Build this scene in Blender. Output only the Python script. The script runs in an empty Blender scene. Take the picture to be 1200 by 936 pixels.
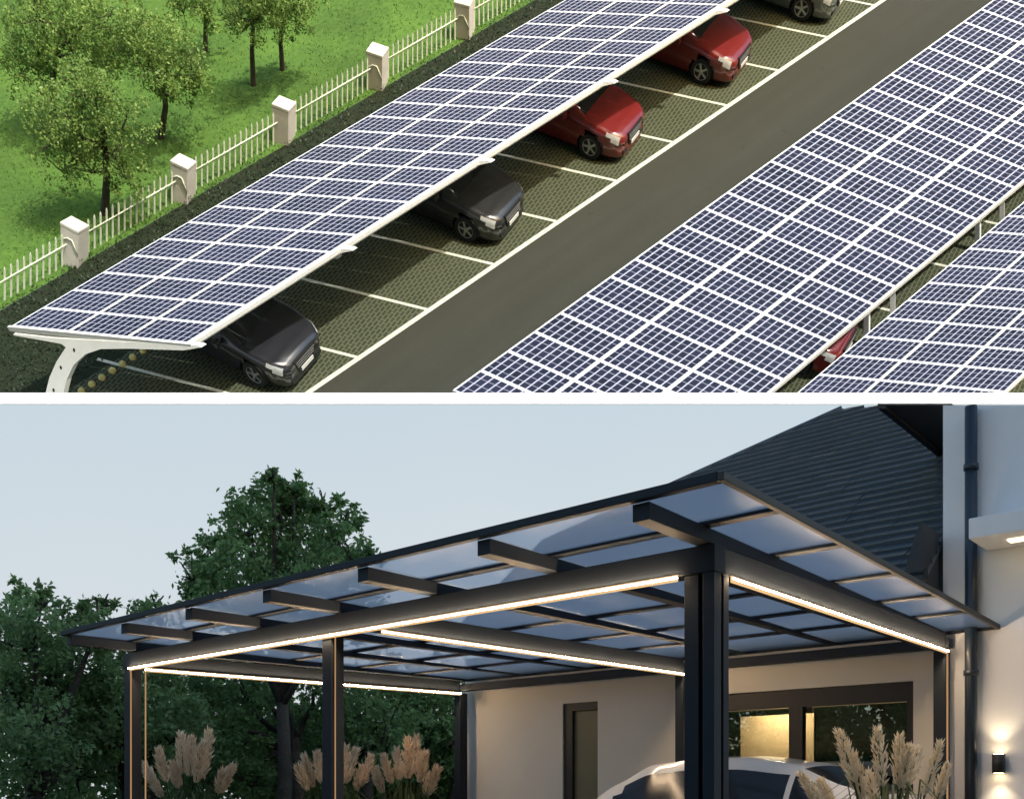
import bpy, math, random
from mathutils import Vector as V, Matrix
random.seed(7)
sc = bpy.context.scene
COL = sc.collection
PI = math.pi
# ------------------------------------------------------------------ frame of the lens
F, CX, HY, CZ = 1111.0, 600.0, 918.0, 1.3
CAM = V((0, 0, CZ))
def ray(px, py): return V(((px-CX)/F, 1.0, (HY-py)/F))
def at(px, py, Y): return CAM + ray(px, py)*Y

EXPO = 1.12
EX = 2**-EXPO
# ------------------------------------------------------------------ object helpers
def link(o, parent=None):
    COL.objects.link(o)
    if parent: o.parent = parent
    return o
def tag(o, label=None, cat=None, group=None, kind=None):
    if label: o['label'] = label
    if cat: o['category'] = cat
    if group: o['group'] = group
    if kind: o['kind'] = kind
    return o
def empty(name, loc=(0, 0, 0)):
    o = bpy.data.objects.new(name, None); o.location = loc; o.empty_display_size = .2
    return link(o)
class MB:
    def __init__(s): s.v = []; s.f = []; s.uv = []; s.m = []; s.sm = []
    def face(s, pts, uv=None, m=0, smooth=False):
        b = len(s.v); s.v += [tuple(p) for p in pts]; s.f.append(tuple(range(b, b+len(pts))))
        s.uv.append(uv or [(0, 0)]*len(pts)); s.m.append(m); s.sm.append(smooth)
    def hexa(s, p, m=0):            # p: 8 points, bottom 4 then top 4
        b = len(s.v); s.v += [tuple(q) for q in p]
        for f in ((3, 2, 1, 0), (4, 5, 6, 7), (0, 1, 5, 4), (1, 2, 6, 5), (2, 3, 7, 6), (3, 0, 4, 7)):
            s.f.append(tuple(b+i for i in f)); s.uv.append([(0, 0)]*4); s.m.append(m); s.sm.append(False)
    def box(s, o, ax, ay, az, m=0): # corner + three edge vectors
        o = V(o)
        s.hexa([o, o+ax, o+ax+ay, o+ay, o+az, o+ax+az, o+ax+ay+az, o+ay+az], m)
    def cbox(s, c, sx, sy, sz, X=V((1, 0, 0)), Y=V((0, 1, 0)), Z=V((0, 0, 1)), m=0):
        s.box(V(c)-X*sx/2-Y*sy/2-Z*sz/2, X*sx, Y*sy, Z*sz, m)
    def tube(s, pts, rad, n=8, m=0, cap=True):
        pts = [V(p) for p in pts]
        if not hasattr(rad, '__len__'): rad = [rad]*len(pts)
        rings = []; b0 = len(s.v)
        for i, p in enumerate(pts):
            d = (pts[min(i+1, len(pts)-1)]-pts[max(i-1, 0)]).normalized()
            a = d.orthogonal().normalized() if i == 0 else (a-d*a.dot(d)).normalized()
            c = d.cross(a)
            rings.append(len(s.v))
            for k in range(n):
                t = 2*PI*k/n; s.v.append(tuple(p+(a*math.cos(t)+c*math.sin(t))*rad[i]))
        for i in range(len(rings)-1):
            for k in range(n):
                s.f.append((rings[i]+k, rings[i]+(k+1) % n, rings[i+1]+(k+1) % n, rings[i+1]+k))
                s.uv.append([(0, 0)]*4); s.m.append(m); s.sm.append(True)
        if cap:
            s.f.append(tuple(rings[0]+k for k in reversed(range(n)))); s.uv.append([(0, 0)]*n); s.m.append(m); s.sm.append(False)
            s.f.append(tuple(rings[-1]+k for k in range(n))); s.uv.append([(0, 0)]*n); s.m.append(m); s.sm.append(False)
    def prism(s, poly, d, m=0):
        poly = [V(p) for p in poly]; n = len(poly); b = len(s.v)
        s.v += [tuple(p) for p in poly]+[tuple(p+d) for p in poly]
        fs = [tuple(b+i for i in reversed(range(n))), tuple(b+n+i for i in range(n))]
        fs += [(b+i, b+(i+1) % n, b+n+(i+1) % n, b+n+i) for i in range(n)]
        for f in fs: s.f.append(f); s.uv.append([(0, 0)]*len(f)); s.m.append(m); s.sm.append(False)
    def mesh(s, name, mats):
        me = bpy.data.meshes.new(name); me.from_pydata(s.v, [], s.f)
        for mt in (mats if isinstance(mats, (list, tuple)) else [mats]): me.materials.append(mt)
        me.polygons.foreach_set('material_index', s.m); me.polygons.foreach_set('use_smooth', s.sm)
        ul = me.uv_layers.new(name='UVMap'); flat = []
        for u in s.uv:
            for a in u: flat += [a[0], a[1]]
        ul.data.foreach_set('uv', flat); me.update()
        return me
    def build(s, name, mats, parent=None, loc=None, bevel=0, fix=False):
        me = s.mesh(name, mats)
        if fix or bevel:
            import bmesh
            bm = bmesh.new(); bm.from_mesh(me); bmesh.ops.recalc_face_normals(bm, faces=bm.faces); bm.to_mesh(me); bm.free()
        o = bpy.data.objects.new(name, me); link(o, parent)
        if loc is not None: o.location = loc
        if bevel:
            b = o.modifiers.new('bevel', 'BEVEL'); b.width = bevel; b.segments = 2; b.limit_method = 'ANGLE'
        return o
def into(parent, pts_obj):          # parts are authored in world space; keep them there under an empty placed elsewhere
    pts_obj.matrix_parent_inverse = Matrix.Translation(-V(parent.location))
    return pts_obj
def copy_tree(o, parent=None):
    c = o.copy(); COL.objects.link(c); c.parent = parent
    for ch in [x for x in bpy.data.objects if x.parent == o]: copy_tree(ch, c)
    return c

# ------------------------------------------------------------------ materials
def mat(name, base=(.5, .5, .5), rough=.6, metal=0, spec=.5, noise=None, bump=None, coat=0, trans=0, emis=None, es=0):
    """noise=(scale, colour2, contrast) mottles between base and colour2; bump=(scale,strength)"""
    m = bpy.data.materials.new(name); m.use_nodes = True; nt = m.node_tree; b = nt.nodes['Principled BSDF']
    b.inputs['Base Color'].default_value = (*base, 1); b.inputs['Roughness'].default_value = rough
    b.inputs['Metallic'].default_value = metal; b.inputs['Specular IOR Level'].default_value = spec
    b.inputs['Coat Weight'].default_value = coat; b.inputs['Coat Roughness'].default_value = .05
    b.inputs['Transmission Weight'].default_value = trans
    if emis: b.inputs['Emission Color'].default_value = (*emis, 1); b.inputs['Emission Strength'].default_value = es
    tc = nt.nodes.new('ShaderNodeTexCoord')
    if noise:
        n = nt.nodes.new('ShaderNodeTexNoise'); n.inputs['Scale'].default_value = noise[0]; n.inputs['Detail'].default_value = 6
        n.inputs['Roughness'].default_value = .65
        nt.links.new(tc.outputs['Object'], n.inputs['Vector'])
        r = nt.nodes.new('ShaderNodeValToRGB'); c = noise[2]
        r.color_ramp.elements[0].position = .5-c; r.color_ramp.elements[0].color = (*base, 1)
        r.color_ramp.elements[1].position = .5+c; r.color_ramp.elements[1].color = (*noise[1], 1)
        nt.links.new(n.outputs['Fac'], r.inputs['Fac']); nt.links.new(r.outputs['Color'], b.inputs['Base Color'])
    if bump:
        n = nt.nodes.new('ShaderNodeTexNoise'); n.inputs['Scale'].default_value = bump[0]; n.inputs['Detail'].default_value = 4
        nt.links.new(tc.outputs['Object'], n.inputs['Vector'])
        bp = nt.nodes.new('ShaderNodeBump'); bp.inputs['Strength'].default_value = bump[1]; bp.inputs['Distance'].default_value = .05
        nt.links.new(n.outputs['Fac'], bp.inputs['Height']); nt.links.new(bp.outputs['Normal'], b.inputs['Normal'])
    return m
def leafmat(name, c1, c2, tl=.35):
    m = bpy.data.materials.new(name); m.use_nodes = True; nt = m.node_tree; b = nt.nodes['Principled BSDF']
    b.inputs['Roughness'].default_value = .5; b.inputs['Specular IOR Level'].default_value = .35
    uv = nt.nodes.new('ShaderNodeUVMap'); sp = nt.nodes.new('ShaderNodeSeparateXYZ'); nt.links.new(uv.outputs[0], sp.inputs[0])
    mx = nt.nodes.new('ShaderNodeMix'); mx.data_type = 'RGBA'
    mx.inputs['A'].default_value = (*c1, 1); mx.inputs['B'].default_value = (*c2, 1)
    nt.links.new(sp.outputs['X'], mx.inputs['Factor']); nt.links.new(mx.outputs['Result'], b.inputs['Base Color'])
    tr = nt.nodes.new('ShaderNodeBsdfTranslucent'); nt.links.new(mx.outputs['Result'], tr.inputs['Color'])
    ms = nt.nodes.new('ShaderNodeMixShader'); ms.inputs[0].default_value = tl
    nt.links.new(b.outputs[0], ms.inputs[1]); nt.links.new(tr.outputs[0], ms.inputs[2])
    nt.links.new(ms.outputs[0], nt.nodes['Material Output'].inputs['Surface'])
    return m
def emat(name, col, s):
    m = bpy.data.materials.new(name); m.use_nodes = True; nt = m.node_tree; nt.nodes.clear()
    e = nt.nodes.new('ShaderNodeEmission'); e.inputs[0].default_value = (*col, 1); e.inputs[1].default_value = s
    o = nt.nodes.new('ShaderNodeOutputMaterial'); nt.links.new(e.outputs[0], o.inputs[0]); return m
def node(nt, t, **k):
    n = nt.nodes.new(t)
    for a, b in k.items(): setattr(n, a, b)
    return n
def mth(nt, op, a, b=None, c=None):
    n = nt.nodes.new('ShaderNodeMath'); n.operation = op
    for i, x in enumerate((a, b, c)):
        if x is None: continue
        if isinstance(x, (int, float)): n.inputs[i].default_value = x
        else: nt.links.new(x, n.inputs[i])
    return n.outputs[0]

def panel_material():
    m = bpy.data.materials.new('photovoltaic_glass'); m.use_nodes = True; nt = m.node_tree; b = nt.nodes['Principled BSDF']
    uv = node(nt, 'ShaderNodeUVMap'); sp = node(nt, 'ShaderNodeSeparateXYZ'); nt.links.new(uv.outputs[0], sp.inputs[0])
    x, y = sp.outputs['X'], sp.outputs['Y']                  # x across the canopy, y along the row, 0..1 per module
    NX, NY = 9, 4
    def line(c, n, w):                                        # 1 on a grid line
        f = mth(nt, 'FRACT', mth(nt, 'MULTIPLY', c, n)); d = mth(nt, 'ABSOLUTE', mth(nt, 'SUBTRACT', f, .5))
        return mth(nt, 'GREATER_THAN', d, .5-w)
    def edge(c, w): return mth(nt, 'GREATER_THAN', mth(nt, 'ABSOLUTE', mth(nt, 'SUBTRACT', c, .5)), .5-w)
    lx, ly = line(x, NX, .092), line(y, NY, .05)
    fr = mth(nt, 'MAXIMUM', edge(x, .024), edge(y, .042))
    info = node(nt, 'ShaderNodeObjectInfo')
    cell = node(nt, 'ShaderNodeCombineXYZ')
    nt.links.new(mth(nt, 'FLOOR', mth(nt, 'MULTIPLY', x, NX)), cell.inputs[0]); nt.links.new(mth(nt, 'FLOOR', mth(nt, 'MULTIPLY', y, NY)), cell.inputs[1])
    nt.links.new(mth(nt, 'MULTIPLY', info.outputs['Random'], 91.), cell.inputs[2])
    wn = node(nt, 'ShaderNodeTexWhiteNoise'); wn.noise_dimensions = '3D'; nt.links.new(cell.outputs[0], wn.inputs['Vector'])
    tc = node(nt, 'ShaderNodeTexCoord'); geo = node(nt, 'ShaderNodeNewGeometry')
    big = node(nt, 'ShaderNodeTexNoise'); big.inputs['Scale'].default_value = .45; big.inputs['Detail'].default_value = 3
    nt.links.new(geo.outputs['Position'], big.inputs['Vector'])
    r1 = node(nt, 'ShaderNodeValToRGB'); e = r1.color_ramp.elements
    e[0].position = .3; e[0].color = (.008, .009, .018, 1); e[1].position = .75; e[1].color = (.019, .020, .042, 1)
    fac = mth(nt, 'ADD', mth(nt, 'MULTIPLY', wn.outputs['Value'], .3), mth(nt, 'ADD', mth(nt, 'MULTIPLY', big.outputs['Fac'], .55), mth(nt, 'MULTIPLY', info.outputs['Random'], .2)))
    nt.links.new(fac, r1.inputs['Fac'])
    def mix(f, a, bcol):
        q = node(nt, 'ShaderNodeMix'); q.data_type = 'RGBA'; nt.links.new(f, q.inputs['Factor'])
        if isinstance(a, tuple): q.inputs['A'].default_value = a
        else: nt.links.new(a, q.inputs['A'])
        q.inputs['B'].default_value = bcol; return q.outputs['Result']
    c = mix(ly, r1.outputs['Color'], (.22, .23, .29, 1))
    c = mix(lx, c, (.41, .42, .51, 1))
    c = mix(fr, c, (.80, .82, .86, 1))
    nt.links.new(c, b.inputs['Base Color']); b.inputs['Roughness'].default_value = .30; b.inputs['Specular IOR Level'].default_value = .5
    return m

def plane_material(name, kind):
    """ground surfaces of the car park, mapped in metres of the slope (UV)"""
    m = bpy.data.materials.new(name); m.use_nodes = True; nt = m.node_tree; b = nt.nodes['Principled BSDF']
    b.inputs['Roughness'].default_value = .9; b.inputs['Specular IOR Level'].default_value = .2
    uv = node(nt, 'ShaderNodeUVMap')
    def noise(s, d=5, r=.6):
        n = node(nt, 'ShaderNodeTexNoise'); n.inputs['Scale'].default_value = s; n.inputs['Detail'].default_value = d; n.inputs['Roughness'].default_value = r
        nt.links.new(uv.outputs[0], n.inputs['Vector']); return n.outputs['Fac']
    def ramp(f, *st):
        r = node(nt, 'ShaderNodeValToRGB'); el = r.color_ramp.elements
        el[0].position, el[0].color = st[0][0], (*st[0][1], 1); el[1].position, el[1].color = st[-1][0], (*st[-1][1], 1)
        for p, c in st[1:-1]:
            q = el.new(p); q.color = (*c, 1)
        nt.links.new(f, r.inputs['Fac']); return r.outputs['Color']
    def mixc(f, a, c):
        q = node(nt, 'ShaderNodeMix'); q.data_type = 'RGBA'
        if isinstance(f, float): q.inputs['Factor'].default_value = f
        else: nt.links.new(f, q.inputs['Factor'])
        nt.links.new(a, q.inputs['A']); nt.links.new(c, q.inputs['B']); return q.outputs['Result']
    bumpf = None
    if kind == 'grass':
        a = ramp(noise(.30, 5), (.36, (.024, .066, .012)), (.62, (.092, .19, .030)))  # broad dark patches put tree shade into the lawn colour
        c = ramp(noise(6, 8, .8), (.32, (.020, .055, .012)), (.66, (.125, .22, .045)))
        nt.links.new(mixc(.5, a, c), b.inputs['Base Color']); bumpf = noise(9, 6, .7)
    elif kind == 'asphalt':
        a = ramp(noise(.5, 4), (.3, (.034, .036, .027)), (.7, (.046, .047, .037)))
        c = ramp(noise(26, 5, .8), (.3, (.029, .030, .023)), (.7, (.056, .057, .046)))
        mp = node(nt, 'ShaderNodeMapping'); mp.inputs['Scale'].default_value = (.09, 1.6, 1); nt.links.new(uv.outputs[0], mp.inputs['Vector'])
        tn = node(nt, 'ShaderNodeTexNoise'); tn.inputs['Scale'].default_value = 1.0; tn.inputs['Detail'].default_value = 5; nt.links.new(mp.outputs[0], tn.inputs['Vector'])
        trk = ramp(tn.outputs['Fac'], (.36, (.028, .029, .022)), (.52, (.042, .043, .033)), (.68, (.055, .056, .045)))
        sn = noise(1.7, 3, .5); st = ramp(sn, (.24, (.020, .021, .016)), (.31, (.052, .054, .040)))
        nt.links.new(mixc(.30, mixc(.28, mixc(.45, a, c), trk), st), b.inputs['Base Color']); bumpf = noise(60, 3)
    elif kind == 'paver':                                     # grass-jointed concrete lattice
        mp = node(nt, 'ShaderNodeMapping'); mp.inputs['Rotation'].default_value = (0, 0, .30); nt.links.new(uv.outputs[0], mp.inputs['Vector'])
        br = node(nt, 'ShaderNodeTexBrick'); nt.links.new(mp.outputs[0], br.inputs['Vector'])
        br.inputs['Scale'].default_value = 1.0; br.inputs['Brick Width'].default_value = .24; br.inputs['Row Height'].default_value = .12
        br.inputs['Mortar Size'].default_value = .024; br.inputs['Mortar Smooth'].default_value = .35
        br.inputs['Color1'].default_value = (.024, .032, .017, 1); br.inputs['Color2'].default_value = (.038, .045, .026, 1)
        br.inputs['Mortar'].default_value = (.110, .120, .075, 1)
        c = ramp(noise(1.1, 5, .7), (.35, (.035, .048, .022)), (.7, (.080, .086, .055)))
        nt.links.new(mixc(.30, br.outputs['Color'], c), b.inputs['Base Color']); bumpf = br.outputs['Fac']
    elif kind == 'paint':
        c = ramp(noise(9, 6, .8), (.30, (.30, .31, .25)), (.55, (.62, .64, .54)))
        nt.links.new(c, b.inputs['Base Color'])
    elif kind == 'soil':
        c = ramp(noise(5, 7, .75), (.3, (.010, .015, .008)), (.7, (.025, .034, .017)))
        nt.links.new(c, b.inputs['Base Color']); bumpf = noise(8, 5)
    if bumpf is not None:
        bp = node(nt, 'ShaderNodeBump'); bp.inputs['Strength'].default_value = .5; bp.inputs['Distance'].default_value = .03
        nt.links.new(bumpf, bp.inputs['Height']); nt.links.new(bp.outputs['Normal'], b.inputs['Normal'])
    return m

M_pv = panel_material()
M_white = mat('white_coated_steel', (.80, .80, .76), .45, noise=(3., (.70, .71, .66), .25))
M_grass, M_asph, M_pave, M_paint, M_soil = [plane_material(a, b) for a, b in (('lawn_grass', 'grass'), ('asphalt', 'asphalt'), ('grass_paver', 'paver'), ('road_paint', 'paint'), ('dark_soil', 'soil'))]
M_bark = mat('bark', (.035, .028, .02), .9, noise=(6, (.08, .065, .045), .2), bump=(20, .6))
M_barkd = mat('dark_bark', (.018, .018, .014), .9, noise=(6, (.045, .042, .035), .2), bump=(20, .6))
M_leafA = leafmat('sunny_leaf', (.060, .135, .025), (.32, .46, .12), .4)
M_leafB = leafmat('evening_leaf', (.070, .155, .060), (.18, .32, .125), .5)
M_leafB2 = leafmat('evening_leaf_pale', (.10, .19, .075), (.22, .36, .15), .5)
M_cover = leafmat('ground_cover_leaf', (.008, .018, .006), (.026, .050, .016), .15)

# =================================================================== THE SLOPE WITH THE CAR PARK
r_ax = V(((3380-CX)/F, 1, (HY+1598)/F)).normalized()          # along the rows
g_ax = -V(((-9760-CX)/F, 1, (HY+2176)/F)).normalized()        # along the bays, towards the lane
n_ax = r_ax.cross(g_ax).normalized()
if n_ax.y > 0: n_ax = -n_ax
YC = 30.0
A0 = CAM + ray(600, 236)*YC
p_ax = (g_ax-r_ax*g_ax.dot(r_ax)).normalized()                # in-plane, square to the rows
def hit(px, py, h=0.0):
    r = ray(px, py); return CAM + r*((n_ax.dot(A0-CAM)+h)/n_ax.dot(r))
def uv(P):
    d = P-A0; c = r_ax.dot(g_ax); a, b = d.dot(r_ax), d.dot(g_ax)
    v = (b-a*c)/(1-c*c); return a-v*c, v
def S(u, v, h=0.0): return A0 + r_ax*u + g_ax*v + n_ax*h
def vof(px, py): return uv(hit(px, py))[1]
def uof(px, py): return uv(hit(px, py))[0]
def lup(P, e=30.0):                                           # plumb line of trees and posts on the slope
    r = (P-CAM).normalized(); z = V((0, 0, 1)); w = (z-r*z.dot(r)).normalized(); e = math.radians(e)
    return (w*math.cos(e)-r*math.sin(e)).normalized()
def sheet(name, u0, u1, v0, v1, h, m, step=None, kind='structure'):
    b = MB(); q = [(u0, v0), (u1, v0), (u1, v1), (u0, v1)]
    # metric mapping so that textures are not skewed
    c = r_ax.dot(g_ax); s = math.sqrt(1-c*c)
    f = [S(u, v, h) for u, v in q]; t = [(u+v*c, v*s) for u, v in q]
    b.face(f[::-1], t[::-1]); o = b.build(name, m); o['kind'] = kind; return o
U0, U1 = uof(12, 470)-6, uof(1188, -60)+16
v_line = vof(500, 363.3)+.06
v_fence = vof(90, 303)
v_canL = vof(146.7, 345)
v_c2 = vof(800, 262)
umin, umax = -24, 44
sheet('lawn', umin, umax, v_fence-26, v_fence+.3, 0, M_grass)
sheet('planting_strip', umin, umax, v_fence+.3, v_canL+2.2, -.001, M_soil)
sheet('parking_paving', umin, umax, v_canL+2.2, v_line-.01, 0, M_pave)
sheet('road', umin, umax, v_line-.01, v_c2+3.6, 0, M_asph)
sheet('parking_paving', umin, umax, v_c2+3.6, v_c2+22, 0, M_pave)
b = MB()                                                      # painted markings, one sheet of lines
def pline(u0, v0, u1, v1, w):
    a, c = S(u0, v0, .004), S(u1, v1, .004); d = (c-a).normalized(); e = n_ax.cross(d).normalized()*w/2
    ua, va = uv(a)
    L = (c-a).length; N = max(2, int(L/1.5))
    for i in range(N):
        p, q = a.lerp(c, i/N), a.lerp(c, (i+1)/N)
        b.face([p-e, q-e, q+e, p+e], [(ua+i*1.5, va), (ua+i*1.5+1.5, va), (ua+i*1.5+1.5, va+w), (ua+i*1.5, va+w)])
pline(umin, v_line, umax, v_line, .15)
bays = [(500, 362.5), (576.7, 310), (645, 262), (720, 213), (782, 168), (850, 125), (910, 83), (966.7, 43.3)]
bu = [uof(*p) for p in bays]
pit = (bu[-1]-bu[0])/7
stall_u = [bu[0]+pit*k for k in range(-6, 12)]
for u in stall_u: pline(u, v_line-5.3*.79-1.6, u, v_line-.075, .10)
for k in range(-10, 14): pline(bu[0]+pit*k-6, v_c2+5.6, bu[0]+pit*k-6, v_c2+11, .10)
o = b.build('road_marking', M_paint, fix=False); o['kind'] = 'structure'

# ---- ground cover between fence and canopy
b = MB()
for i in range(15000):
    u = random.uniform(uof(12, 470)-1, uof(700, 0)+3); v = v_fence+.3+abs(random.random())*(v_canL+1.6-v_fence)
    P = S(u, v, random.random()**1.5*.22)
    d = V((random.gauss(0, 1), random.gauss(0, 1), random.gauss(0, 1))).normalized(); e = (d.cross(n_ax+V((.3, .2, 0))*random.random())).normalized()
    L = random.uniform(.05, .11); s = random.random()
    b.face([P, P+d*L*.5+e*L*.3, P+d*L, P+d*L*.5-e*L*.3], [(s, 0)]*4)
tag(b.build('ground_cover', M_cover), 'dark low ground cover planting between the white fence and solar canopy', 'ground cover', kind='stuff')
b = MB()
for i in range(12000):                                        # grass tufts
    u = random.uniform(uof(12, 470)-1, uof(700, 0)+5); v = v_fence+.25-random.random()**1.4*9
    P = S(u, v, 0); L = random.uniform(.05, .11); s = random.random()
    d = (n_ax+V((random.gauss(0, .6), random.gauss(0, .6), random.gauss(0, .6)))).normalized(); e = d.cross(V((random.random(), random.random(), .2))).normalized()*.02
    b.face([P-e, P+e, P+d*L], [(s, 0)]*3)
M_blade = leafmat('grass_blade', (.06, .14, .02), (.15, .27, .05), .5)
tag(b.build('grass', M_blade), 'bright green grass tufts growing on the sunny lawn behind the fence', 'grass', kind='stuff')

# ---- white fence: pillars and picket bays
pil = [(90, 305), (217, 236), (328, 168.5), (437, 106), (541, 40)]
pu = [uv(hit(*q))[0] for q in pil]
dp = (pu[-1]-pu[0])/4
pu = [pu[0]+dp*k for k in range(-1, 7)]
M_pillar = mat('pale_render', (.66, .64, .58), .8, noise=(2.5, (.50, .48, .43), .25), bump=(30, .15))
M_picket = mat('white_picket_paint', (.72, .76, .62), .5)
def slope_box(mb, P, U, X, Y, w, d, h0, h1):
    mb.box(P-X*w/2-Y*d/2+U*h0, X*w, Y*d, U*(h1-h0))
pn = ['standing lowest of all, beyond the left edge', 'nearest the curved canopy post, under the largest tree', 'standing right of the largest tree, second up the row', 'third up the row, beside the middle of the lawn', 'fourth up the row, with bare lawn behind it', 'topmost in view, cut by the top of the picture', '', '']
for k, u in enumerate(pu):
    if k in (0, 6, 7): continue
    P = S(u, v_fence, 0); U = lup(P, 30)
    X = (V((1, 0, 0))-U*U.x).normalized(); X = (Matrix.Rotation(math.radians(-18), 3, U) @ X); Yv = U.cross(X)
    t = empty('fence_pillar', P)
    tag(t, 'pale square rendered fence pillar, '+pn[k], 'pillar', 'pillars of the white fence')
    m1 = MB(); slope_box(m1, P, U, X, Yv, .56, .56, -.35, 1.0); into(t, m1.build('shaft', M_pillar, t, bevel=.02))
    m1 = MB(); slope_box(m1, P, U, X, Yv, .58, .58, 1.0, 1.1); into(t, m1.build('cap', M_pillar, t, bevel=.02))
    if k in (1, 2, 4, 5):
        m1 = MB(); q = P+U*.62-Yv*.30
        if (q-CAM).length > (P-CAM).length: q = P+U*.62+Yv*.30
        m1.tube([q-X*.3-U*.05, q-X*.05+U*.12, q+X*.1+U*.12, q+X*.28-U*.22], .018, 6); into(t, m1.build('rail_bracket', M_picket, t))
for k in range(0, 6):
    ua, ub = pu[k], pu[k+1]
    P = S(ua, v_fence, 0)
    t = empty('picket_fence', P)
    tag(t, ['white picket fence bay below the lowest pillar in the left corner', 'white picket fence bay between first and second pillar from the left, by the tree trunk',
            'white picket fence bay between second and third pillar from the left', 'white picket fence bay between third and fourth pillar from the left',
            'white picket fence bay between fourth and topmost pillar', 'white picket fence bay right of the topmost pillar at the top edge'][k], 'fence', 'picket bays of the white fence')
    m1, m2 = MB(), MB(); N = 15
    for i in range(N):
        Q = S(ua+.38+(ub-ua-.72)*(i+.5)/N, v_fence, 0); U = lup(Q, 30); X = r_ax-U*r_ax.dot(U); X.normalize(); Y = U.cross(X)
        h = .98+.04*random.random()
        slope_box(m1, Q, U, X, Y, .05, .03, -.05, h-.07)
        a = Q+U*(h-.07); m1.prism([a-X*.025-Y*.015, a+X*.025-Y*.015, a+U*.08-Y*.015], Y*.03)
    for hh in (.62,):
        A, B = S(ua+.25, v_fence, 0), S(ub-.25, v_fence, 0)
        A2, B2 = A+lup(A, 30)*hh, B+lup(B, 30)*hh; off = (CAM-A2).normalized()*.035
        m2.tube([A2+off, B2+off], .02, 6)
    into(t, m1.build('picket_row', M_picket, t, fix=True)); into(t, m2.build('rail', M_picket, t))

# ---- trees
def branchy(mb, base, tips, r0, up, bend=.3):
    for tp, r1 in tips:
        d = tp-base; mid = base+d*.5+up*d.length*bend*.4
        pts = []
        for i in range(7):
            t = i/6; p = base.lerp(mid, t).lerp(mid.lerp(tp, t), t)
            pts.append(p+V((random.gauss(0, 1), random.gauss(0, 1), random.gauss(0, 1)))*.02*d.length*(0 < i < 6))
        mb.tube(pts, [r0*(1-t/6*.85)+.006 for t in range(7)], 6)
def leaves(mb, clumps, n, size, aspect=.55):
    W = sum(c[1]**2 for c in clumps)
    for c, r, *sq in clumps:
        sqz = sq[0] if sq else .8
        k = int(n*r*r/W)
        # sub-clusters give gaps and light and dark clumps
        subs = []
        for i in range(max(4, int(k/38))):
            far = random.random() < .24
            d = V((random.gauss(0, 1), random.gauss(0, 1), random.gauss(.25*far, 1))).normalized()*r*(random.uniform(1.05, 1.35) if far else random.random()**.45)
            subs.append((c+V((d.x, d.y, d.z*sqz)), r*(random.uniform(.05, .12) if far else random.uniform(.09, .22)), random.random()))
        for i in range(k):
            sc_, sr, tone = random.choice(subs)
            P = sc_+V((random.gauss(0, 1), random.gauss(0, 1), random.gauss(0, .8)))*sr
            d = V((random.gauss(0, 1), random.gauss(0, 1), random.gauss(-.25, .8))).normalized()
            e = d.cross(V((random.gauss(0, 1), random.gauss(0, 1), random.gauss(0, 1)))).normalized()
            L = size*random.uniform(.6, 1.35); s = min(1, max(0, tone*.7+random.random()*.3))
            mb.face([P, P+d*L*.45+e*L*aspect*.5, P+d*L, P+d*L*.45-e*L*aspect*.5], [(s, 0)]*4)
def tree(base, up, fork_h, clumps, r0, n, size, lm, bm, label, group, name='tree', aspect=.55):
    t = empty(name, base); tag(t, label, 'tree', group)
    top = base+up*fork_h
    m1 = MB(); lean = V((random.gauss(0, .03), 0, random.gauss(0, .03)))*fork_h
    m1.tube([base-up*.3, base+up*.02*fork_h, base+up*fork_h*.5+lean, top], [r0*1.5, r0*1.2, r0*.95, r0*.8], 9)
    branchy(m1, top-up*.1*fork_h, [(c[0]+V((random.gauss(0, .2), random.gauss(0, .2), random.gauss(0, .2)))*c[1], .02) for c in clumps], r0*.55, up)
    for c in clumps:                                          # twigs
        branchy(m1, c[0]-up*c[1]*.5, [(c[0]+V((random.gauss(0, 1), random.gauss(0, 1), random.gauss(0, 1))).normalized()*c[1]*.85, .01) for _ in range(6)], r0*.16, up, .1)
    into(t, m1.build('trunk', bm, t))
    m2 = MB(); leaves(m2, clumps, int(n*.9), size*.84, aspect); into(t, m2.build('crown', lm, t)); return t
def slope_tree(bx, by, clx, n, label, r0=.10, size=.15, fork=None, dz=0):
    n = int(n*2.5); size *= .74
    P = hit(bx, by); U = lup(P, 34); Y = P.y; cl = []
    for (px, py, rp) in clx:
        # a crown clump stands on the plumb line above the root, then sideways
        hpx = by-py; k = Y/F
        c = P + U*(hpx*k/math.cos(math.radians(34)))*1.0
        q = c-CAM; c = CAM+ray(px, py)*(q.y+random.uniform(-.4, .4)); cl.append((c, rp*k*1.0, 1.0))
    fy = fork or (by-clx[0][1])*.6
    return tree(P, U, fy*Y/F/math.cos(math.radians(34)), cl, r0, n, size, M_leafA, M_bark, label, 'young trees on the lawn')
slope_tree(123, 250, [(60, 150, 34), (95, 130, 38), (140, 150, 36), (110, 185, 34), (75, 190, 26), (150, 195, 26), (100, 100, 26)], 5200,
           'largest young tree, nearest the fence with a crown above the first pillar', .11, .15, 72)
slope_tree(189, 162, [(175, 60, 34), (205, 75, 34), (150, 45, 34), (225, 85, 18), (195, 105, 16)], 4200, 'slim young tree with a thin bare trunk behind the largest tree', .09, .15, 62)
slope_tree(62, 150, [(45, 45, 36), (85, 40, 36), (25, 70, 30), (110, 62, 28), (65, 85, 24), (40, 8, 28), (120, 15, 28)], 5600, 'broad leafy tree filling the upper left corner of the lawn', .1, .15, 70)
slope_tree(241, 60, [(235, -5, 28), (250, 15, 16), (215, 5, 20)], 1500, 'far young tree with reddish trunk near the top edge, left of the pair', .075, .14, 38)
slope_tree(297, 100, [(290, 20, 22), (305, 8, 24), (272, 22, 14), (290, -20, 30)], 2400, 'middle far tree on the lawn, left of the pair close together at the top', .08, .14, 62)
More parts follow.
